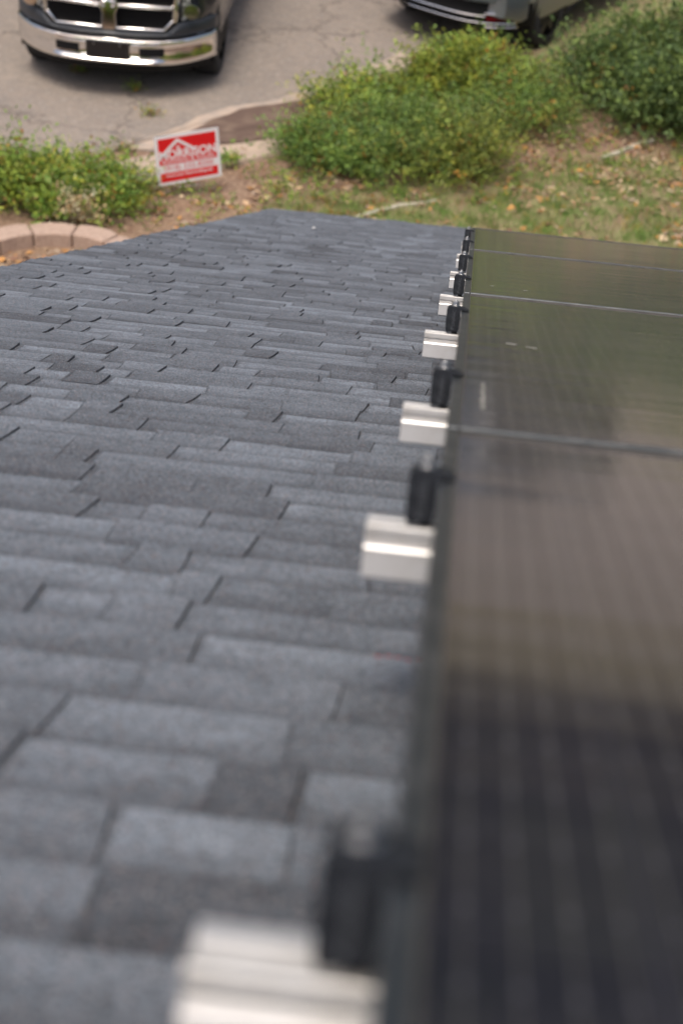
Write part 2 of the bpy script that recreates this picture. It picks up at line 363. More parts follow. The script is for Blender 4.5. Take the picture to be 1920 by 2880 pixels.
rk = MB(); rk.box(((A_L+A_R)/2, (V_EAVE+V_RIDGE)/2-.01, -.016), (A_R-A_L-.01, V_EAVE-V_RIDGE-.02, .022)); o = rk.build('roof_deck', M['deck'], roof)
rk = MB(); rk.box(((A_L+A_R)/2, V_EAVE+.006, -.045), (A_R-A_L, .004, .075)); rk.box((A_L-.004, (V_EAVE+V_RIDGE)/2, -.045), (.004, V_EAVE-V_RIDGE, .075)); rk.build('drip_edge', M['drip'], roof)
def house_body():
    eave = onroof(0, V_EAVE, W_R-.03); ridge = onroof(0, V_RIDGE, W_R-.03); x0, x1 = A_L+.35, A_R-.35
    yf = eave.y-.5; zf = eave.z+.5*math.tan(TH); yb = 2*ridge.y-yf
    def L(p): return (p[0]-house.location.x, p[1]-house.location.y, p[2])
    mb = MB()
    for xa in (x0, x1):
        mb.add([L(p) for p in [(xa, yf, -.1), (xa, yb, -.1), (xa, yb, zf), (xa, ridge.y, ridge.z), (xa, yf, zf)]], [(0, 1, 2, 3, 4)])
    for ya in (yf, yb): mb.add([L(p) for p in [(x0, ya, -.1), (x1, ya, -.1), (x1, ya, zf), (x0, ya, zf)]], [(0, 1, 2, 3)])
    mb.build('wall', M['wall'], house)
    bk = MB(); e2 = 2*ridge.y-eave.y
    bk.add([L(p) for p in [(A_L, ridge.y, ridge.z+.035), (A_R, ridge.y, ridge.z+.035), (A_R, e2, eave.z+.035), (A_L, e2, eave.z+.035)]], [(0, 1, 2, 3)])
    b = bk.build('rear_roof', M['shingle'], house); at = b.data.attributes.new('shade', 'FLOAT', 'FACE'); at.data.foreach_set('value', [.4])
    fa = MB(); fa.box(L(((A_L+A_R)/2, eave.y-.02, eave.z-.06)), (A_R-A_L-.04, .024, .12)); fa.build('fascia', M['fascia'], house)
    for xw in (1.5, 5.2):
        w = MB(); c = Vector(L((xw, yf+.02, 1.15)))
        for dx, dz, sx, sz in ((0, .5, 1.1, .07), (0, -.5, 1.1, .07), (-.52, 0, .07, .94), (.52, 0, .07, .94), (0, 0, .04, .94)): w.box(c+Vector((dx, 0, dz)), (sx, .05, sz))
        f = w.build('window', M['fascia'], house); g_ = MB().box(c+Vector((0, -.012, 0)), (.98, .01, .94)); g_.build('pane', M['pane'], f)
house_body()
def bit(name, a, v, w, m, mb, label):
    o = mb.build(name, m, house); o.location = hloc(onroof(a, v, W_R+w)); o.rotation_euler = ROOF; o['label'] = label; return o
mb = MB()
for k in range(5):
    mb.box((k*.0085-.02, random.uniform(-.003, .003), 0), (.005, .003, .0006), Matrix.Rotation(random.uniform(-.5, .5), 3, 'Z'))
bit('crayon_mark', -.020, 1.478, .0175, M['red_chalk'], mb, 'faint red crayon mark on the shingles')

# ------------------------------------------------------------------ solar panels
EDGE = [-.127, 1.613, 3.353, 5.093, 6.833]; A0 = -.0040; WTOP = -.238; PW = 1.04; FT = .037
plabel = ['nearest solar panel, blurred dark glass along the lower right of the roof', 'second solar panel from the camera, with a pale dropping near its left edge',
          'third solar panel from the camera, between two thin pale frame seams', 'farthest solar panel, thinnest strip of glass before the lawn']
def panel_proto():
    r = thing('solar_panel', plabel[0], 'solar panel', onroof(A0, EDGE[0]+.009, WTOP-FT), ROOF, 'framed solar panels in a row down the roof')
    Lv = 1.74-.018; f = MB(); lip = .0118
    for (c, d) in (((lip/2, Lv/2, FT/2), (lip, Lv, FT)), ((PW-lip/2, Lv/2, FT/2), (lip, Lv, FT)), ((PW/2, lip/2, FT/2), (PW-2*lip, lip, FT)), ((PW/2, Lv-lip/2, FT/2), (PW-2*lip, lip, FT))): f.box(c, d)
    f.build('frame', M['frame'], r, bevel=.0016)
    e = MB(); t = .0014
    for (c, d) in (((lip+t/2, Lv/2, FT-.0012), (t, Lv-2*lip, .002)), ((PW-lip-t/2, Lv/2, FT-.0012), (t, Lv-2*lip, .002)), ((PW/2, lip+t/2, FT-.0012), (PW-2*lip-2*t, t, .002)), ((PW/2, Lv-lip-t/2, FT-.0012), (PW-2*lip-2*t, t, .002))): e.box(c, d)
    e.build('edge_seal', M['frame_edge'], r)
    g = MB(); g.box((PW/2, Lv/2, FT-.005), (PW-2*lip, Lv-2*lip, .006)); g.build('glass', M['glass'], r)
    return r
pp = [panel_proto()]
for k in (1, 2, 3):
    c = copy_tree(pp[0]); c.location = onroof(A0, EDGE[k]+.009, WTOP-FT); c['label'] = plabel[k]; pp.append(c)
def blotch(pts, r, parent, name, w=.0022):
    mb = MB()
    for (x, y) in pts:
        n = 9; q = [(x+r*random.uniform(.5, 1.2)*math.cos(2*math.pi*i/n)*random.uniform(.8, 1.2), y+r*random.uniform(.6, 1.6)*math.sin(2*math.pi*i/n), FT-.0018+w*.3) for i in range(n)]
        mb.add(q, [tuple(range(n))])
    return mb.build(name, M['dropping'], parent)
def on_panel(px, py, k):
    d = R2C.T @ np.array([px-960, 1440-py, -F]); q = d*(WTOP/d[2]); return (q[0]-A0, q[1]-EDGE[k]-.009)
blotch([on_panel(1358+random.uniform(-3, 3), 1075+t*5.5, 1) for t in range(14)], .0035, pp[1], 'dropping')
for ts in ((0, 1, 2, 3), (9, 10, 11, 12, 13)): blotch([on_panel(1428+t*6, 963+t*1.1, 1) for t in ts], .004, pp[1], 'dropping')
for p_ in ((1474, 815), (1380, 802)): blotch([on_panel(p_[0]+q, p_[1]+q*.1, 2) for q in (0, 6)], .003, pp[2], 'dropping')

# ------------------------------------------------------------------ rails and end clamps
RAIL_V = [.577, 1.345, 2.019, 2.922, 3.754, 4.584, 5.49, 6.38]
RAIL_A = [-.070, -.056, -.0565, -.0595, -.053, -.045, -.040, -.034]
ordw = ['nearest', 'second nearest', 'third nearest', 'fourth nearest', 'fourth farthest', 'third farthest', 'second farthest', 'farthest']
RW = WTOP-FT-.001                                # rail top sits right under the panel frames
def rail_profile():
    return [(.0195, 0), (.006, 0), (.006, -.006), (-.006, -.006), (-.006, 0), (-.0175, 0), (-.0185, -.001), (-.0185, -.0085), (-.0145, -.0095), (-.0145, -.0125),
            (-.0205, -.0165), (-.0215, -.0185), (-.0215, -.041), (-.017, -.043), (.017, -.043), (.0195, -.041)]
def rail_proto():
    r = thing('mounting_rail', '', 'mounting rail', (0, 0, 0), ROOF, 'aluminium mounting rails under the panels')
    MB().prism(rail_profile(), 0, 0, 1.25).build('rail_body', M['alu'], r, bevel=.0006)
    pr = [(.013, -.012), (-.010, -.012), (-.015, -.02), (-.015, -.037), (.013, -.037)]
    MB().prism(pr, 0, -.0006, .004).build('hollow_end', M['black'], r)
    for a in (.35, 1.05):
        f = MB(); top = -.043; bot = W_R-RW+.012
        f.box((a, -.028, -.050), (.05, .006, .055)); f.box((a, 0, (top+bot)/2), (.045, .03, top-bot-.006)); f.box((a, -.01, bot+.003), (.11, .14, .006))
        f.build('roof_foot', M['foot'], r, bevel=.001)
    return r
rails = [rail_proto()]+[None]*7
for k in range(1, 8): rails[k] = copy_tree(rails[0])
for k, r in enumerate(rails):
    r.location = onroof(RAIL_A[k], RAIL_V[k], RW); r['label'] = f'{ordw[k]} silver aluminium rail stub jutting out from under the panels'
def clamp_proto():
    r = thing('end_clamp', '', 'panel clamp', (0, 0, 0), ROOF, 'black end clamps gripping the panel edge')
    # local origin: on the rail top, at the panel's outer frame edge; x<0 is away from the panel
    T = FT+.0015
    poly = [(-.0205, .002), (-.0222, .006), (-.0228, .018), (-.0228, T), (-.0220, T+.0030), (-.0200, T+.0053), (-.0165, T+.0060), (-.004, T+.0058), (.003, T+.0050), (.0095, T+.0026), (.0130, T+.0004),
            (.0120, T), (.0003, T), (-.0002, T-.003), (-.0004, .012), (-.0020, .004)]
    b = MB().prism(poly, 1, -.016, .016).build('clamp_body', M['clamp'], r, bevel=.0005)
    MB().prism([(-.012, .0), (-.012, .0045), (-.003, .0045), (-.003, .0)], 1, -.012, .014).build('clamp_foot', M['black'], r)
    sp = MB(); sp.prism([(-.0205, 0), (-.0205, .0030), (-.0175, .0036), (-.0195, .0042), (-.0170, .0049), (-.0185, .0056), (-.0130, .006), (-.0130, 0)], 1, -.0135, -.0115); sp.build('serrated_tab', M['steel'], r)
    n = MB(); z = T+.0060
    n.cyl((-.0098, 0, z), (-.0098, 0, z+.0012), .0088, n=20); n.cyl((-.0098, 0, z+.0012), (-.0098, 0, z+.0072), .0066, n=6); n.cyl((-.0098, 0, z+.007), (-.0098, 0, z+.0095), .0032, n=12)
    n.build('bolt', M['steel'], r, bevel=.0005)
    t = text_mesh('embossed_letters', 'UNIRAC', .0072, M['letter'], r, (-.0082, -.0163, .012), (R(90), R(-90), 0), .0004, 0, 1.0, 'LEFT')
    l = MB(); l.prism([(-.0134, .0066), (-.0116, .0066), (-.0116, .0104), (-.0134, .0104)], 1, -.0167, -.0158); l.prism([(-.0110, .0066), (-.0086, .0066), (-.0086, .0079), (-.0110, .0079)], 1, -.0167, -.0158); l.build('embossed_logo', M['letter'], r)
    return r
cl = [clamp_proto()]+[None]*7
for k in range(1, 8): cl[k] = copy_tree(cl[0])
for k, c in enumerate(cl):
    c.location = onroof(A0-.0005, RAIL_V[k], RW+.001)
    c['label'] = f'{ordw[k]} black end clamp with silver bolt at the panel edge'

# ------------------------------------------------------------------ vegetation builders
def leaves_on_sprigs(base, direc, length, nl, lsize, tint, spread=.06, droop=.5, jit=.25):
    """base (N,3), direc (N,3) unit, length (N,), nl leaves each. returns quads (N*nl,4,3), tints"""
    N = len(base); t = (np.arange(nl)+rng.random((N, nl)))/nl
    t = .15+.85*t
    P = base[:, None]+direc[:, None]*(length[:, None]*t)[..., None]
    P[..., 2] -= droop*(length[:, None]*t)**2
    P += rng.normal(0, 1, P.shape)*spread*.35
    P = P.reshape(-1, 3); K = len(P)
    s = lsize*rng.uniform(.55, 1.3, K)
    ax = rng.normal(0, 1, (K, 3)); ax[:, 2] = ax[:, 2]*.35+.15; ax += np.repeat(direc, nl, 0)*.8; ax /= np.linalg.norm(ax, axis=1)[:, None]
    up = rng.normal(0, .75, (K, 3)); up[:, 2] += 1.0; sd_ = np.cross(ax, up); sd_ /= np.linalg.norm(sd_, axis=1)[:, None]+1e-9
    a = P; b = P+ax*(s*.5)[:, None]+sd_*(s*.3)[:, None]; c = P+ax*s[:, None]; d = P+ax*(s*.5)[:, None]-sd_*(s*.3)[:, None]
    Q = np.stack([a, b, c, d], 1)
    T = np.repeat(tint, nl, 0)*rng.uniform(.75, 1.25, (K, 1)); return Q, np.clip(T, 0, 1)
GREENS = np.array([1.62, 1.72, 1.5])*np.array([(.115, .175, .040), (.150, .215, .048), (.085, .135, .036), (.20, .25, .055), (.105, .150, .050)])
def pick_tint(n, pal, warm=.05, blend=None):
    c = pal[rng.integers(0, len(pal), n)].copy()
    w = rng.random(n) < warm; c[w] = np.array([(.42, .22, .05), (.40, .34, .07), (.30, .14, .06)])[rng.integers(0, 3, w.sum())]; return c
def shrub(name, label, cat, c, rad, h, nsp, pal=GREENS, lsize=.042, lens=(.18, .42), nl=13, group=None, warm=.05, tall=0, stems=14, clump=9, droop=.55):
    root = thing(name, label, cat, c, (0, 0, random.uniform(0, 0)), group)
    # uneven outline: sprigs start on a handful of overlapping lobes
    K = clump*2; ang = rng.uniform(0, 2*math.pi, K); rr = np.sqrt(rng.random(K))*.86
    cx, cy = rr*np.cos(ang)*rad[0], rr*np.sin(ang)*rad[1]; ch = h*(1-.6*rr**2)*rng.uniform(.35, 1.2, K); cr = rng.uniform(.14, .36, K)
    k = rng.integers(0, K, nsp); th = rng.uniform(0, 2*math.pi, nsp); ph = np.arccos(rng.uniform(-.05, 1, nsp)); q = rng.uniform(.35, 1, nsp)**.5
    dx, dy, dz = np.sin(ph)*np.cos(th), np.sin(ph)*np.sin(th), np.cos(ph)
    base = np.stack([cx[k]+dx*rad[0]*cr[k]*q, cy[k]+dy*rad[1]*cr[k]*q, np.maximum(.02, ch[k]*(.30+.62*dz*q))], 1)
    D = np.stack([dx+rng.normal(0, .5, nsp), dy+rng.normal(0, .5, nsp), .55+dz*.7+rng.normal(0, .4, nsp)], 1); D /= np.linalg.norm(D, axis=1)[:, None]
    Ln = rng.uniform(*lens, nsp)*rng.choice([.7, 1, 1, 1.6], nsp)
    lob = (rng.uniform(.6, 1.3, (K, 1))*np.where(rng.random((K, 1)) < .3, np.array([[1.15, .95, .8]]), np.array([[.95, 1.0, 1.0]])))[k]
    tint = pick_tint(nsp, pal, warm)*lob
    Q, T = leaves_on_sprigs(base, D, Ln, nl, lsize, tint, droop=droop)
    if tall:                                            # a few shoots that stand clear of the mass
        a = rng.uniform(0, 2*math.pi, tall); b2 = np.stack([np.cos(a)*rad[0]*rng.uniform(.2, .9, tall), np.sin(a)*rad[1]*rng.uniform(.2, .9, tall), np.full(tall, h*.55)], 1)
        D2 = np.stack([rng.normal(0, .22, tall), rng.normal(0, .22, tall), np.ones(tall)], 1); D2 /= np.linalg.norm(D2, axis=1)[:, None]
        Q2, T2 = leaves_on_sprigs(b2, D2, rng.uniform(.35, .65, tall)*max(1, h), 22, lsize*1.15, pick_tint(tall, pal, .0)*1.25, spread=.12, droop=.05)
        Q = np.concatenate([Q, Q2]); T = np.concatenate([T, T2])
    Q[:, :, 2] = np.maximum(Q[:, :, 2], .004+rng.random(len(Q))[:, None]*.01)
    quadmesh('foliage', Q, M['leaf'], root, tint=T)
    sm = MB()
    for i in range(stems):
        j = rng.integers(0, nsp); e = Vector(base[j]); s0 = Vector((e.x*.25, e.y*.25, -.02)); mid = s0.lerp(e, .5)+Vector((0, 0, .06*h))
        sm.cyl(s0, mid, .007+.006*h, .006+.004*h, n=6); sm.cyl(mid, e, .006+.004*h, .003, n=6)
    for j in rng.integers(0, nsp, stems*3):
        e = Vector(base[j]); sm.cyl(e-Vector(D[j])*.1, e+Vector(D[j])*Ln[j]*.8, .003, .0015, n=5)
    sm.build('stems', M['stem'], root); return root
def XY(px, py): p = G(px, py); return (p.x, p.y, 0)
MUTED = GREENS*np.array([.92, .86, .95]); DARK = np.array([2.15, 1.85, 1.45])*np.array([(.060, .105, .042), (.085, .135, .045), (.11, .165, .055), (.050, .085, .038)])
YEL = GREENS*np.array([1.12, 1.06, .9])
shrub('low_shrub', 'loose low green shrub behind the curved block edging at lower left', 'shrub', (-3.98, 14.78, 0), (1.12, .46), .36, 2300, YEL, group=None, warm=.07, tall=7, clump=13)
SG = 'spreading shrubs between the road and the lawn'
shrub('spreading_shrub', 'largest dense mound of spreading shrub in the middle of the bed', 'shrub', XY(1150, 450), (.98, .68), .48, 2700, MUTED, group=SG, warm=.035, tall=6, clump=17, lsize=.034, nl=16)
shrub('spreading_shrub', 'sparse low shrub tip creeping left over the kerb towards the red sign', 'shrub', XY(905, 450), (.5, .38), .24, 420, GREENS, group=SG, warm=.06, tall=0, clump=8)
shrub('spreading_shrub', 'mound of shrub directly below the silver car bumper with upright yellow-green shoots', 'shrub', XY(1300, 275), (.75, .7), .52, 1600, YEL, group=SG, warm=.05, tall=8, clump=9)
shrub('spreading_shrub', 'mound of shrub between the middle mound and the tall dark bush', 'shrub', XY(1470, 335), (.78, .85), .38, 1500, MUTED, group=SG, warm=.09, tall=6, clump=12, lsize=.034)
shrub('spreading_shrub', 'airy pale green shrub edge with thin shoots standing against the bare road', 'shrub', XY(1045, 310), (.62, .55), .30, 520, YEL, group=SG, warm=.05, tall=7, clump=8, lens=(.15, .35))
shrub('tall_bush', 'tall dense dark green bush filling the upper right corner', 'bush', (2.5, 18.5, 0), (1.62, 1.22), 1.02, 7500, DARK, warm=.012, tall=0, clump=22, lsize=.052, lens=(.25, .6), stems=26, droop=.35)
shrub('weed', 'bright green broad leaved weed beside the curved block edging', 'weed', XY(135, 625), (.09, .07), .22, 26, np.array([(.17, .30, .05), (.22, .36, .07)]), lsize=.08, lens=(.15, .3), nl=7, warm=0, stems=3, clump=3)
shrub('dead_plant', 'dried straw coloured plant in front of the low green shrub', 'dead plant', XY(225, 628), (.13, .09), .32, 170, np.array([(.85, .78, .56), (.76, .66, .44), (.55, .42, .26)]), lsize=.028, lens=(.12, .28), nl=12, warm=0, stems=5, clump=4)
shrub('weed', 'small rusty and green weed growing right of the red sign', 'weed', XY(640, 470), (.10, .08), .16, 40, YEL, lsize=.04, lens=(.08, .16), nl=8, warm=.3, stems=2, clump=3)
for (px, py, r_, lab) in ((222, 205, .05, 'small weed growing in the road crack below the dark truck bumper'), (380, 255, .05, 'weed in the road crack, upper of two on the slanting crack'), (420, 325, .09, 'weed in the road crack, lowest and largest, above the red sign'), (330, 432, .12, 'weed tuft at the road edge left of the red sign')):
    shrub('weed', lab, 'weed', XY(px, py), (r_*1.6, r_), .05, 26, GREENS*np.array([1.1, .95, .8]), lsize=.03, lens=(.04, .1), nl=6, warm=.25, stems=2, clump=3, group='weeds in the paving')
# grass blades and dead leaves
def inlawn(x, y):
    return y < 15.75+.52*(x+.9) and x > -1.9
def scatter(n, box, test):
    out = []
    while len(out) < n:
        x, y = random.uniform(box[0], box[1]), random.uniform(box[2], box[3])
        if test(x, y): out.append((x, y))
    return np.array(out)
def tufts():
    C = scatter(3000, (-2.0, 3.4, 11.5, 18.6), lambda x, y: inlawn(x, y)); nb = 16
    P = np.repeat(C, nb, 0)+rng.normal(0, .045, (len(C)*nb, 2)); K = len(P)
    h = rng.uniform(.03, .085, K); th = rng.uniform(0, 2*math.pi, K); w = .0035
    b = np.stack([P[:, 0], P[:, 1], np.zeros(K)], 1); lean = np.stack([rng.normal(0, .5, K), rng.normal(0, .5, K), np.ones(K)], 1)*h[:, None]
    sx = np.stack([np.cos(th), np.sin(th), np.zeros(K)], 1)*w
    Q = np.stack([b-sx, b+sx, b+lean+sx*.3, b+lean-sx*.3], 1)
    tint = np.repeat(pick_tint(len(C), np.array([(.18, .31, .065), (.23, .36, .085), (.36, .35, .15), (.15, .26, .06)]), .06), nb, 0)*rng.uniform(.7, 1.3, (K, 1))
    o = quadmesh('lawn_grass', Q, M['grass'], tint=np.clip(tint, 0, 1)); tag(o, 'patchy short green and straw coloured grass beyond the panels', 'grass', kind='stuff')
tufts()
def litter():
    def ok(x, y):
        if y > 15.0 and x < -1.9 and y > 14.9+.33*(x+3.2)+.45: return False
        return y < 17.6+.55*x
    C = scatter(420, (-5, 3.4, 11.6, 18.8), ok); C = np.repeat(C, rng.integers(1, 26, 420), 0); C = C+rng.normal(0, .10, C.shape); C = np.array([q for q in C if ok(*q)]); K = len(C)
    s = rng.uniform(.018, .055, K); th = rng.uniform(0, 2*math.pi, K); el = rng.uniform(.25, .6, K)
    c, sn = np.cos(th), np.sin(th); z = rng.uniform(.006, .03, K); dz = rng.normal(0, .012, (K, 4))
    Q = np.zeros((K, 4, 3))
    for i, (a, b) in enumerate(((-1, 0), (0, -1), (1, 0), (0, 1))):
        Q[:, i, 0] = C[:, 0]+s*(a*c-b*el*sn); Q[:, i, 1] = C[:, 1]+s*(a*sn+b*el*c); Q[:, i, 2] = np.maximum(.004, z+dz[:, i])
    pal = np.array([(.50, .34, .20), (.36, .20, .11), (.58, .44, .28), (.26, .14, .09), (.52, .26, .08), (.44, .33, .24)])
    o = quadmesh('leaf_litter', Q, M['litter'], tint=np.clip(pal[rng.integers(0, 6, K)]*rng.uniform(.7, 1.15, (K, 1)), 0, 1)); tag(o, 'tan and rust fallen leaves scattered over soil and grass', 'leaf litter', kind='stuff')
litter()
def low_weeds():
    C = scatter(230, (-2.9, 3.2, 14.2, 18.9), lambda x, y: 14.9+.50*(x+1.2) < y < 17.3+.60*x and y < 16.05+.38*(x+2.6)+(.9 if x > -1.2 else -.35)*1.0+.5)
    n = len(C); b = np.stack([C[:, 0], C[:, 1], np.full(n, .01)], 1); b = np.repeat(b, 4, 0)+rng.normal(0, .03, (n*4, 3))*np.array([1, 1, 0])
    D = np.stack([rng.normal(0, .7, n*4), rng.normal(0, .7, n*4), np.full(n*4, .8)], 1); D /= np.linalg.norm(D, axis=1)[:, None]
    Q, T = leaves_on_sprigs(b, D, rng.uniform(.05, .2, n*4), 7, .035, pick_tint(n*4, YEL, .2)*.95, droop=.6); Q[:, :, 2] = np.maximum(Q[:, :, 2], .006)
    o = quadmesh('low_weeds', Q, M['leaf'], tint=T); tag(o, 'thin low weeds sprouting over the bare soil around the shrubs', 'weeds', kind='stuff')
low_weeds()
def pebble():
    mb = MB(); mb.cyl((0, 0, 0), (0, 0, .006), .009, .006, 7); o = mb.build('pebble', M['stone'], smooth=True); o.location = onroof(-.855, 9.7, W_R+.0115); o.rotation_euler = ROOF
    tag(o, 'tiny white pebble lying on the far shingles', 'pebble')
pebble()
def stick(pts, r, label):
    mb = MB(); p = [G(*q, .012) for q in pts]; root = p[0]
    for a, b in zip(p[:-1], p[1:]): mb.cyl(a-root, b-root, r*random.uniform(.8, 1.1), r*random.uniform(.8, 1.1), n=8)
    o = mb.build('edging_strip', M['pale'], smooth=True); o.location = root; tag(o, label, 'garden edging', 'pale strips half buried in the lawn')
stick([(1000, 612), (1060, 594), (1125, 578), (1180, 572), (1225, 565)], .022, 'pale half buried edging strip just beyond the roof eave')
stick([(1685, 447), (1740, 428), (1790, 408), (1838, 393)], .024, 'pale half buried edging strip below the tall dark bush')

# ------------------------------------------------------------------ curved block edging
def blocks():
    # inner arc measured on the near (concave) side
    ctr = Vector((-3.52, 13.24, 0)); r0, r1, h = .66, .87, .14
    angs = [(198, 172), (171, 145), (144, 117), (116, 88), (87, 61), (60, 36)]
    labs = ['pinkish edging block at the left edge, lowest end of the curve', 'second pinkish edging block up from the left end of the curve', 'edging block left of the curve top, by the bright weed', 'edging block at the top of the curve', 'edging block right of the curve top, below the dried plant', 'last edging block, partly hidden by the roof edge']
    for (a, b), lab in zip(angs, labs):
        am = R((a+b)/2); root = ctr+Vector((math.cos(am)*.76, math.sin(am)*.76, 0)); mb = MB()
        def P(r, t, z): return (ctr.x+math.cos(t)*r-root.x, ctr.y+math.sin(t)*r*.92-root.y, z)
        ts = [R(a+(b-a)*i/4) for i in range(5)]
        outer = [P(r1+(.03 if i in (1, 2, 3) else 0), t, 0) for i, t in enumerate(ts)]; inner = [P(r0, t, 0) for t in ts[::2]][::-1]
        ring = outer+inner
        mb.loft([[(x, y, -.04) for x, y, z in ring], [(x, y, h) for x, y, z in ring]])
        o = mb.build('edging_block', M['block'], bevel=.018, seg=3); o.location = root+Vector((0, 0, random.uniform(-.008, .008))); o.rotation_euler = (0, 0, R(random.uniform(-1, 1)))
        tag(o, lab, 'edging block', 'tumbled blocks edging the planting bed')
blocks()

# ------------------------------------------------------------------ yard sign
def yard_sign():
    bl = G(441, 520, .14); yaw = R(25); w, h = .61, .485
    r = thing('yard_sign', 'red and white contractor yard sign on wire legs beside the kerb', 'yard sign', (bl.x+.27, bl.y+.13, 0), (0, 0, yaw))
    b = thing('board_pivot', None, None) ; bpy.data.objects.remove(b)
    tilt = R(-5.0)
    def place(o, z=0): o.rotation_euler = (R(90)-R(3), 0, 0); return o
    bd = MB().box((0, 0, 0), (w, h, .004)).build('board', M['white'], r)
    bd.location = (0, 0, .15+h/2); bd.rotation_euler = Euler((R(87), 0, 0)); bd.rotation_euler = (Matrix.Rotation(tilt, 3, 'Y') @ Matrix.Rotation(R(88), 3, 'X')).to_euler()
    def fld(name, x0, y0, x1, y1, m, z=.0026): return MB().box(((x0+x1)/2, (y0+y1)/2, z), (x1-x0, y1-y0, .0006)).build(name, m, bd)
    X0, X1 = -w/2+.030, w/2-.030
    fld('red_panel', X0, -.045, X1, h/2-.030, M['signred'])
    fld('red_stripe', X0, -h/2+.028, X1, -.125, M['signred'])
    # roof emblem: two rafters and a small window
    e = MB(); z0, z1 = .003, .0045
    e.prism([(-.265, .050), (-.225, .050), (-.088, .168), (.040, .075), (.085, .075), (-.082, .196), (-.098, .196)], 2, z0, z1)
    for dx in (-.009, .009):
        for dy in (-.009, .009): e.box((-.088+dx, .112+dy, .0038), (.013, .013, .0015))
    e.build('roof_emblem', M['white'], bd)
    text_mesh('company_name', 'MORRISON', .115, M['white'], bd, (0, .012, .0034), (0, 0, 0), .0006, .0035, 1.0)
    text_mesh('trade_line', 'ROOFING & SOLAR', .052, M['white'], bd, (.0, -.034, .0034), (0, 0, 0), .0005, .0004, 1.10)
    text_mesh('phone_number', '(918) 232-8200', .070, M['signred'], bd, (0, -.106, .0034), (0, 0, 0), .0005, -.0004, 1.08)
    text_mesh('web_address', 'www.morrisonroofing.net', .046, M['white'], bd, (0, -.168, .0034), (0, 0, 0), .0004, .0004, .92)
    for o in list(bd.children):
        if o.name.startswith('company_name'): bpy.context.view_layer.update(); o.scale.x = (X1-X0-.008)/max(.01, o.dimensions.x)
    wr = MB()
    for x in (-.125, .125): wr.cyl((x, .004, -.05), (x, .004, .40), .0025, n=6)
    wr.cyl((-.125, .004, .10), (.125, .004, .10), .0025, n=6); wr.build('wire_stake', M['wire'], r)
yard_sign()

# ------------------------------------------------------------------ vehicles
def plan(x, hw, d, p): return d*(abs(x)/hw)**p
def sweep(prof, hw, d, p, n=48, x0=None, x1=None, closed=False):
    xs = np.linspace(-hw if x0 is None else x0, hw if x1 is None else x1, n)
    return [[(x, plan(x, hw, d, p)+dy, z) for dy, z in prof] for x in xs]
def wheel(parent, x, y, r=.40, w=.27, rm_='rim'):
    s = 1 if x > 0 else -1
    root = MB(); n = 36
    prof = [(r*.62, -w/2), (r*.9, -w/2), (r*.985, -w*.40), (r, -w*.25), (r, w*.25), (r*.985, w*.40), (r*.9, w/2), (r*.62, w/2)]
    rings = [[(x+b, y+a*math.cos(2*math.pi*i/n), r+a*math.sin(2*math.pi*i/n)) for i in range(n)] for a, b in prof]
    root.loft(rings, caps=False); wh = root.build('wheel', M['tyre'], parent, smooth=True)
    rm = MB(); xo = x+s*w*.32
    rm.cyl((x-s*w*.3, y, r), (xo-s*.04, y, r), r*.62, n=28)
    for k in range(5):
        a = 2*math.pi*k/5; q = Matrix.Rotation(a, 3, 'X')
        rm.box(Vector((xo, y, r))+q @ Vector((0, 0, r*.32)), (.05, .085, r*.6), q)
    rm.cyl((xo-.03*s, y, r), (xo+.03*s, y, r), .07, n=16); rm.build('rim', M[rm_], wh, bevel=.006)
def body_loft(secs, name, m, parent, bev=0):
    "secs: (y, halfwidth bottom, halfwidth top, z0, z1, crown)"
    rings = []
    for y, wb, wt, z0, z1, cr in secs:
        rings.append([(-wb*.96, y, z0), (-wb, y, z0+.08*(z1-z0)), (-wb, y, z0+.62*(z1-z0)), (-wt, y, z1-.05*(z1-z0)), (-wt*.88, y, z1), (0, y, z1+cr), (wt*.88, y, z1), (wt, y, z1-.05*(z1-z0)), (wb, y, z0+.62*(z1-z0)), (wb, y, z0+.08*(z1-z0)), (wb*.96, y, z0), (0, y, z0)])
    mb = MB(); mb.loft(rings); return mb.build(name, m, parent, smooth=True, bevel=bev)
def arch(parent, x, y, r):
    s = 1 if x > 0 else -1
    mb = MB(); n = 20; mb.prism([(y+r*math.cos(math.pi*i/n), .40+r*math.sin(math.pi*i/n)) for i in range(n+1)]+[(y-r, .3), (y+r, .3)], 0, x-s*.35, x+s*.006); mb.build('wheel_arch', M['black'], parent)
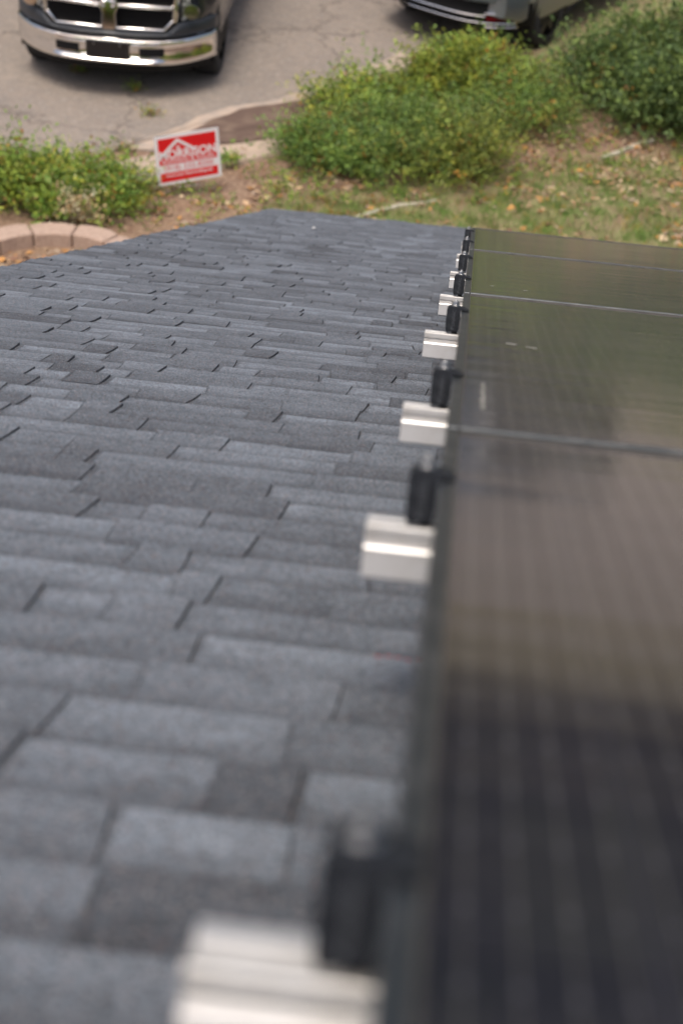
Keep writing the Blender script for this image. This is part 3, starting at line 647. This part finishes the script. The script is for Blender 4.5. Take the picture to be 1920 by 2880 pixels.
def truck():
    c = G(303, 186, .36)
    t = thing('pickup_truck', 'dark pickup truck parked nose on with chrome bumper and grille', 'pickup truck', (c.x, c.y, 0), (0, 0, R(.8))); t.scale = (1.035, 1.0, 1.0)
    HW, D, P = 1.01, .50, 3.4
    body_loft([(.34, .86, .84, .48, 1.13, .0), (.50, .95, .93, .46, 1.17, .02), (.9, 1.0, .97, .45, 1.20, .05), (1.7, 1.0, .97, .45, 1.24, .05), (2.0, 1.0, .96, .45, 1.27, .03), (4.2, 1.0, .96, .45, 1.30, .0), (4.25, 1.0, .97, .45, 1.33, 0), (5.8, .99, .96, .5, 1.34, 0)], 'body', M['truck'], t)
    g = MB(); rings = [[(-wb, y, z), (wb, y, z)] for y, wb, z in ()]
    secs = [(1.75, .93, 1.26), (2.55, .78, 1.83), (3.0, .76, 1.88), (3.7, .76, 1.86), (4.18, .90, 1.30)]
    mb = MB(); mb.loft([[(-w_*1.0, y, 1.22), (-w_, y, z), (0, y, z+.02), (w_, y, z), (w_*1.0, y, 1.22)] for y, w_, z in secs]); mb.build('cab', M['truck'], t, smooth=True)
    for nm, pts in (('windshield', [(-.84, 1.80, 1.31), (.84, 1.80, 1.31), (.70, 2.50, 1.80), (-.70, 2.50, 1.80)]),):
        q = MB().add([(x, y-.02, z+.022) for x, y, z in pts], [(0, 1, 2, 3)]); o = q.build(nm, M['pane'], t); s_ = o.modifiers.new('s', 'SOLIDIFY'); s_.thickness = .006
    for s in (-1, 1):
        q = MB().prism([(2.05, 1.34), (3.95, 1.34), (3.62, 1.78), (2.62, 1.78)], 0, s*.80, s*.925); q.build('side_window', M['pane'], t)
        mi = MB().box((s*1.12, 2.0, 1.35), (.2, .1, .26)); mi.build('mirror', M['black'], t, bevel=.03)
        arch(t, s*.985, 1.02, .48); arch(t, s*.985, 4.65, .48)
        wheel(t, s*.86, 1.02); wheel(t, s*.86, 4.65)
    # chrome bumper
    pr = [(.16, .655), (.05, .655), (.012, .650), (.0, .640), (-.002, .622), (.020, .600), (.030, .56), (.030, .48), (.022, .45), (.022, .415), (.035, .385), (.075, .365), (.16, .365)]
    mb = MB(); mb.loft(sweep(pr, HW, D, P, 56), closed=False, caps=False); b = mb.build('bumper', M['chrome'], t, smooth=True); s_ = b.modifiers.new('s', 'SOLIDIFY'); s_.thickness = .004
    lip = [(.03, .47), (-.012, .455), (-.030, .435), (-.030, .415), (-.012, .400), (.03, .395)]
    mb = MB(); rr = sweep(lip, HW, D, P, 30, -.56, .56)
    for ring, k in ((rr[0], .25), (rr[1], .7), (rr[-1], .25), (rr[-2], .7)):
        for i, p in enumerate(ring): ring[i] = (p[0], plan(p[0], HW, D, P)+.025+(lip[i][0]-.025)*k, .43+(p[2]-.43)*k)
    mb.loft(rr); mb.build('bumper_lip', M['chrome'], b, smooth=True)
    for x0, x1 in ((-.53, -.29), (.31, .55)):
        mb = MB(); mb.loft(sweep([(.028, .475), (.022, .478), (.022, .562), (.028, .565), (.06, .565), (.06, .475)], HW, D, P, 8, x0, x1)); mb.build('bumper_opening', M['black'], b)
    MB().box((0, -.012, .540), (.42, .03, .180)).build('licence_plate', M['plate'], t, bevel=.006)
    for s in (-1, 1): MB().cyl((s*.13, -.030, .60), (s*.13, -.026, .60), .008, n=10).build('plate_screw', M['steel'], t)
    # valance under the bumper
    mb = MB(); mb.loft(sweep([(.07, .37), (.08, .30), (.16, .27), (.3, .30), (.3, .37)], HW*.97, D, P, 30)); mb.build('air_dam', M['black'], t, smooth=True)
    # painted fascia above the bumper
    pr = [(.10, .64), (.085, .66), (.055, .675), (.040, .695), (.052, .703), (.085, .705), (.11, .708), (.13, .71), (.30, .71), (.30, .64)]
    mb = MB(); rr = sweep(pr, HW*.985, D*.95, P, 56)
    for ring in rr:                                   # outboard the fascia climbs to the headlights
        x = abs(ring[0][0]); k = min(1, max(0, (x-.56)/.12))
        for i in (4, 5, 6, 7):
            p = ring[i]; ring[i] = (p[0], p[1]-k*(.02, .05, .06, .05)[i-4], p[2]+k*(.04, .075, .10, .10)[i-4])
    mb.loft(rr); mb.build('front_fascia', M['fascia_gray'], t, smooth=True)
    # grille: dark mesh field, chrome surround, crosshair bars
    y0 = .12; t0_ = len(bpy.data.objects)
    fld = [(-.56, .79), (.56, .79), (.66, .90), (.66, 1.16), (.60, 1.22), (-.60, 1.22), (-.66, 1.16), (-.66, .90)]
    gb = MB().prism(fld, 1, y0+.07, y0+.10).build('grille', M['black'], t); gb.location = (0, 0, -.065)
    ms = MB()
    for i in range(22):
        z = .80+i*.019; ms.box((0, y0+.064, z), (1.22, .006, .004))
    ms.build('grille_mesh', M['black'], gb)
    def bar(p, q, r, yy=y0): return (p, q, r, yy)
    cb = MB()
    def flat(p, q, r):                                # rounded chrome bar between two (x, z) points
        p, q = Vector((p[0], 0, p[1])), Vector((q[0], 0, q[1])); d = (q-p).normalized(); n_ = Vector((-d.z, 0, d.x))
        prof = [(-1, .05), (-.9, .0), (-.3, -.025), (.4, -.025), (.95, .0), (1, .05)]
        R_ = []
        for e in (p, q): R_.append([tuple(e+n_*a*r+Vector((0, y0+b2+plan(e.x, .66, .06, 2), 0))) for a, b2 in prof])
        cb.loft(R_)
    for s in (-1, 1):
        flat((s*.07, .795), (s*.54, .795), .024); flat((s*.535, .792), (s*.625, .90), .024); flat((s*.635, .88), (s*.66, 1.17), .032)
        flat((s*.09, 1.03), (s*.62, 1.03), .030); flat((s*.07, 1.215), (s*.62, 1.215), .03)
        flat((s*.64, 1.15), (s*.60, 1.22), .03)
    cb.prism([(-.062, .775), (.062, .775), (.075, .83), (.065, .95), (.10, 1.03), (.07, 1.10), (.075, 1.22), (-.075, 1.22), (-.07, 1.10), (-.10, 1.03), (-.065, .95), (-.075, .83)], 1, y0-.03, y0+.06)
    cb.build('chrome_crossbars', M['chrome'], gb, bevel=.008, smooth=True)
    # badge: a ram's head with curled horns
    e = MB(); e.prism([(-.020, .985), (.020, .985), (.030, 1.02), (.040, 1.06), (.030, 1.085), (-.030, 1.085), (-.040, 1.06), (-.030, 1.02)], 1, y0-.060, y0-.03)
    for s in (-1, 1):
        pts = [(s*(.045+.028*math.cos(a)*k), 1.05+.034*math.sin(a)*k) for a, k in [(math.pi*.9-i*math.pi*.22, 1-.05*i) for i in range(9)]]
        for (xa, za), (xb, zb) in zip(pts[:-1], pts[1:]): e.cyl((xa, y0-.05, za), (xb, y0-.05, zb), .012, n=8)
    e.build('badge', M['chrome'], gb, smooth=True)
    for s in (-1, 1):
        pts = [(s*.69, .885), (s*.93, .915), (s*.955, 1.13), (s*.70, 1.16)]
        mb = MB(); mb.add([(x, .17+plan(x, HW, .46, P)+dy, z) for dy in (-.005, .05) for x, z in pts], [(0, 1, 2, 3), (4, 5, 6, 7), (0, 1, 5, 4), (1, 2, 6, 5), (2, 3, 7, 6), (3, 0, 4, 7)])
        h = mb.build('headlight', M['lens'], t, bevel=.012); h.location = (0, -.02, -.085); MB().cyl((s*.80, .245, 1.02), (s*.80, .215, 1.02), .075, n=24).build('lamp_bowl', M['chrome'], h)
truck()
def suv():
    c = G(1424, 92, .36)                             # right rear lower corner of the bumper
    yaw = R(-29); loc = Vector((c.x, c.y, 0))-Matrix.Rotation(yaw, 3, 'Z') @ Vector((.86, .17, 0))
    t = thing('parked_car', 'silver car parked at the top right with double chrome bumper trim', 'car', loc, (0, 0, yaw))
    HW, D, P = .95, .45, 3.2
    body_loft([(.16, .82, .84, .50, .98, .02), (.34, .92, .90, .44, 1.02, .02), (.8, .95, .92, .34, 1.05, .02), (3.4, .95, .92, .34, 1.05, .02), (4.3, .93, .86, .36, .98, .03), (4.75, .84, .74, .42, .82, .02)], 'body', M['silver'], t)
    mb = MB(); mb.loft([[(-w_, y, .98), (-w_*.86, y, z), (0, y, z+.03), (w_*.86, y, z), (w_, y, .98)] for y, w_, z in [(.14, .84, 1.04), (.42, .84, 1.55), (1.2, .86, 1.68), (2.4, .86, 1.66), (3.35, .86, 1.04)]]); mb.build('cabin', M['silver'], t, smooth=True)
    q = MB().add([(-.62, .17, 1.14), (.62, .17, 1.14), (.55, .36, 1.48), (-.55, .36, 1.48)], [(0, 1, 2, 3)]); o = q.build('rear_window', M['pane'], t); s_ = o.modifiers.new('s', 'SOLIDIFY'); s_.thickness = .02; s_.offset = 0
    for s in (-1, 1):
        MB().prism([(.55, 1.08), (2.95, 1.08), (2.35, 1.50), (1.0, 1.54)], 0, s*.70, s*.865).build('side_window', M['pane'], t)
        arch(t, s*.935, .98, .41); arch(t, s*.935, 3.75, .41); wheel(t, s*.83, .98, .35, .23, 'darkrim'); wheel(t, s*.83, 3.75, .35, .23, 'darkrim')
        MB().box((s*.70, .16, .90), (.28, .12, .16)).build('tail_lamp', M['redlens'], t, bevel=.02)
    # bumper skin, black valance, twin chrome strips and reflector
    pr = [(.12, .80), (.03, .79), (.0, .76), (-.012, .70), (-.005, .66), (.03, .635), (.12, .63)]
    mb = MB(); mb.loft(sweep(pr, HW, D, P, 44)); b = mb.build('bumper', M['silver'], t, smooth=True)
    mb = MB(); mb.loft(sweep([(.12, .64), (.045, .64), (.05, .56), (.035, .48), (.045, .40), (.09, .355), (.2, .34)], HW*.985, D, P, 44)); mb.build('bumper_valance', M['black'], t, smooth=True)
    def strip(z, h, x0, x1, out, zoff=0, nm='chrome_strip'):
        mb = MB(); rr = sweep([(.05, z+h/2), (out, z+h/2-.006), (out-.004, z), (out, z-h/2+.006), (.05, z-h/2)], HW, D, P, 30, x0, x1); mb.loft(rr); return mb.build(nm, M['chrome'], b, smooth=True)
    strip(.492, .024, -.60, .60, .006); strip(.418, .024, -.86, .86, .0)
    for s in (-1, 1):
        x0, x1 = (.60, .87) if s > 0 else (-.87, -.60)
        strip(.528, .024, x0, x1, -.008); strip(.372, .022, x0, x1, .012)
        mb = MB(); mb.loft(sweep([(.05, .50), (.012, .498), (.010, .442), (.05, .44)], HW, D, P, 10, x0+.01, x1-.01)); mb.build('reflector', M['redlens'], b)
        MB().box((s*.938, .50, .62), (.012, .025, .30)).build('panel_gap', M['black'], t)
suv()

# ------------------------------------------------------------------ trees across the street (mirrored in the panels)
def tree_proto():
    r = thing('street_tree', 'broad dark green tree across the street', 'tree', (0, 0, 0), (0, 0, 0), 'trees across the street')
    tr = MB(); tr.cyl((0, 0, -.2), (.1, 0, 3), .38, .26, 12); tr.cyl((.1, 0, 3), (0, .2, 8), .26, .12, 10)
    tips = []
    for k in range(9):
        a = k*2.4; z = 2.6+k*.6; e = Vector((math.cos(a)*3.2, math.sin(a)*3.2, z+2.6)); tr.cyl((.05, .05, z), e, .12, .04, 7); tips.append(e)
    tr.build('trunk', M['bark'], r, smooth=True)
    K = 26; c = np.array([[*rng.normal(0, 2.0, 2), rng.uniform(2.2, 12.5)] for _ in range(K)]); c[:, :2] *= (1.25-.06*np.abs(c[:, 2:3]-6))
    n = 4200; k = rng.integers(0, K, n); d = rng.normal(0, 1, (n, 3)); d /= np.linalg.norm(d, axis=1)[:, None]; P_ = c[k]+d*rng.uniform(.7, 1.9, (n, 1)); P_[:, 2] = np.maximum(P_[:, 2], .5)
    Q, T = leaves_on_sprigs(P_, d, np.full(n, .5), 3, .55, pick_tint(n, DARK*.75, 0), spread=.5, droop=0); quadmesh('crown', Q, M['leaf'], r, tint=T); return r
t0 = tree_proto(); spots = [(-26, 58), (-17, 55), (-9, 60), (-1.5, 57), (6, 60), (13, 55), (20, 60), (28, 57), (-5, 66), (3, 67), (10, 66), (17, 67), (24, 66)]
for i, (x, y) in enumerate(spots):
    o = t0 if i == 0 else copy_tree(t0); o.location = (x, y, 0); o.rotation_euler = (0, 0, i*1.9); s = 1+.12*math.sin(i*2.3); o.scale = (s*1.25, s*1.25, s*1.1)
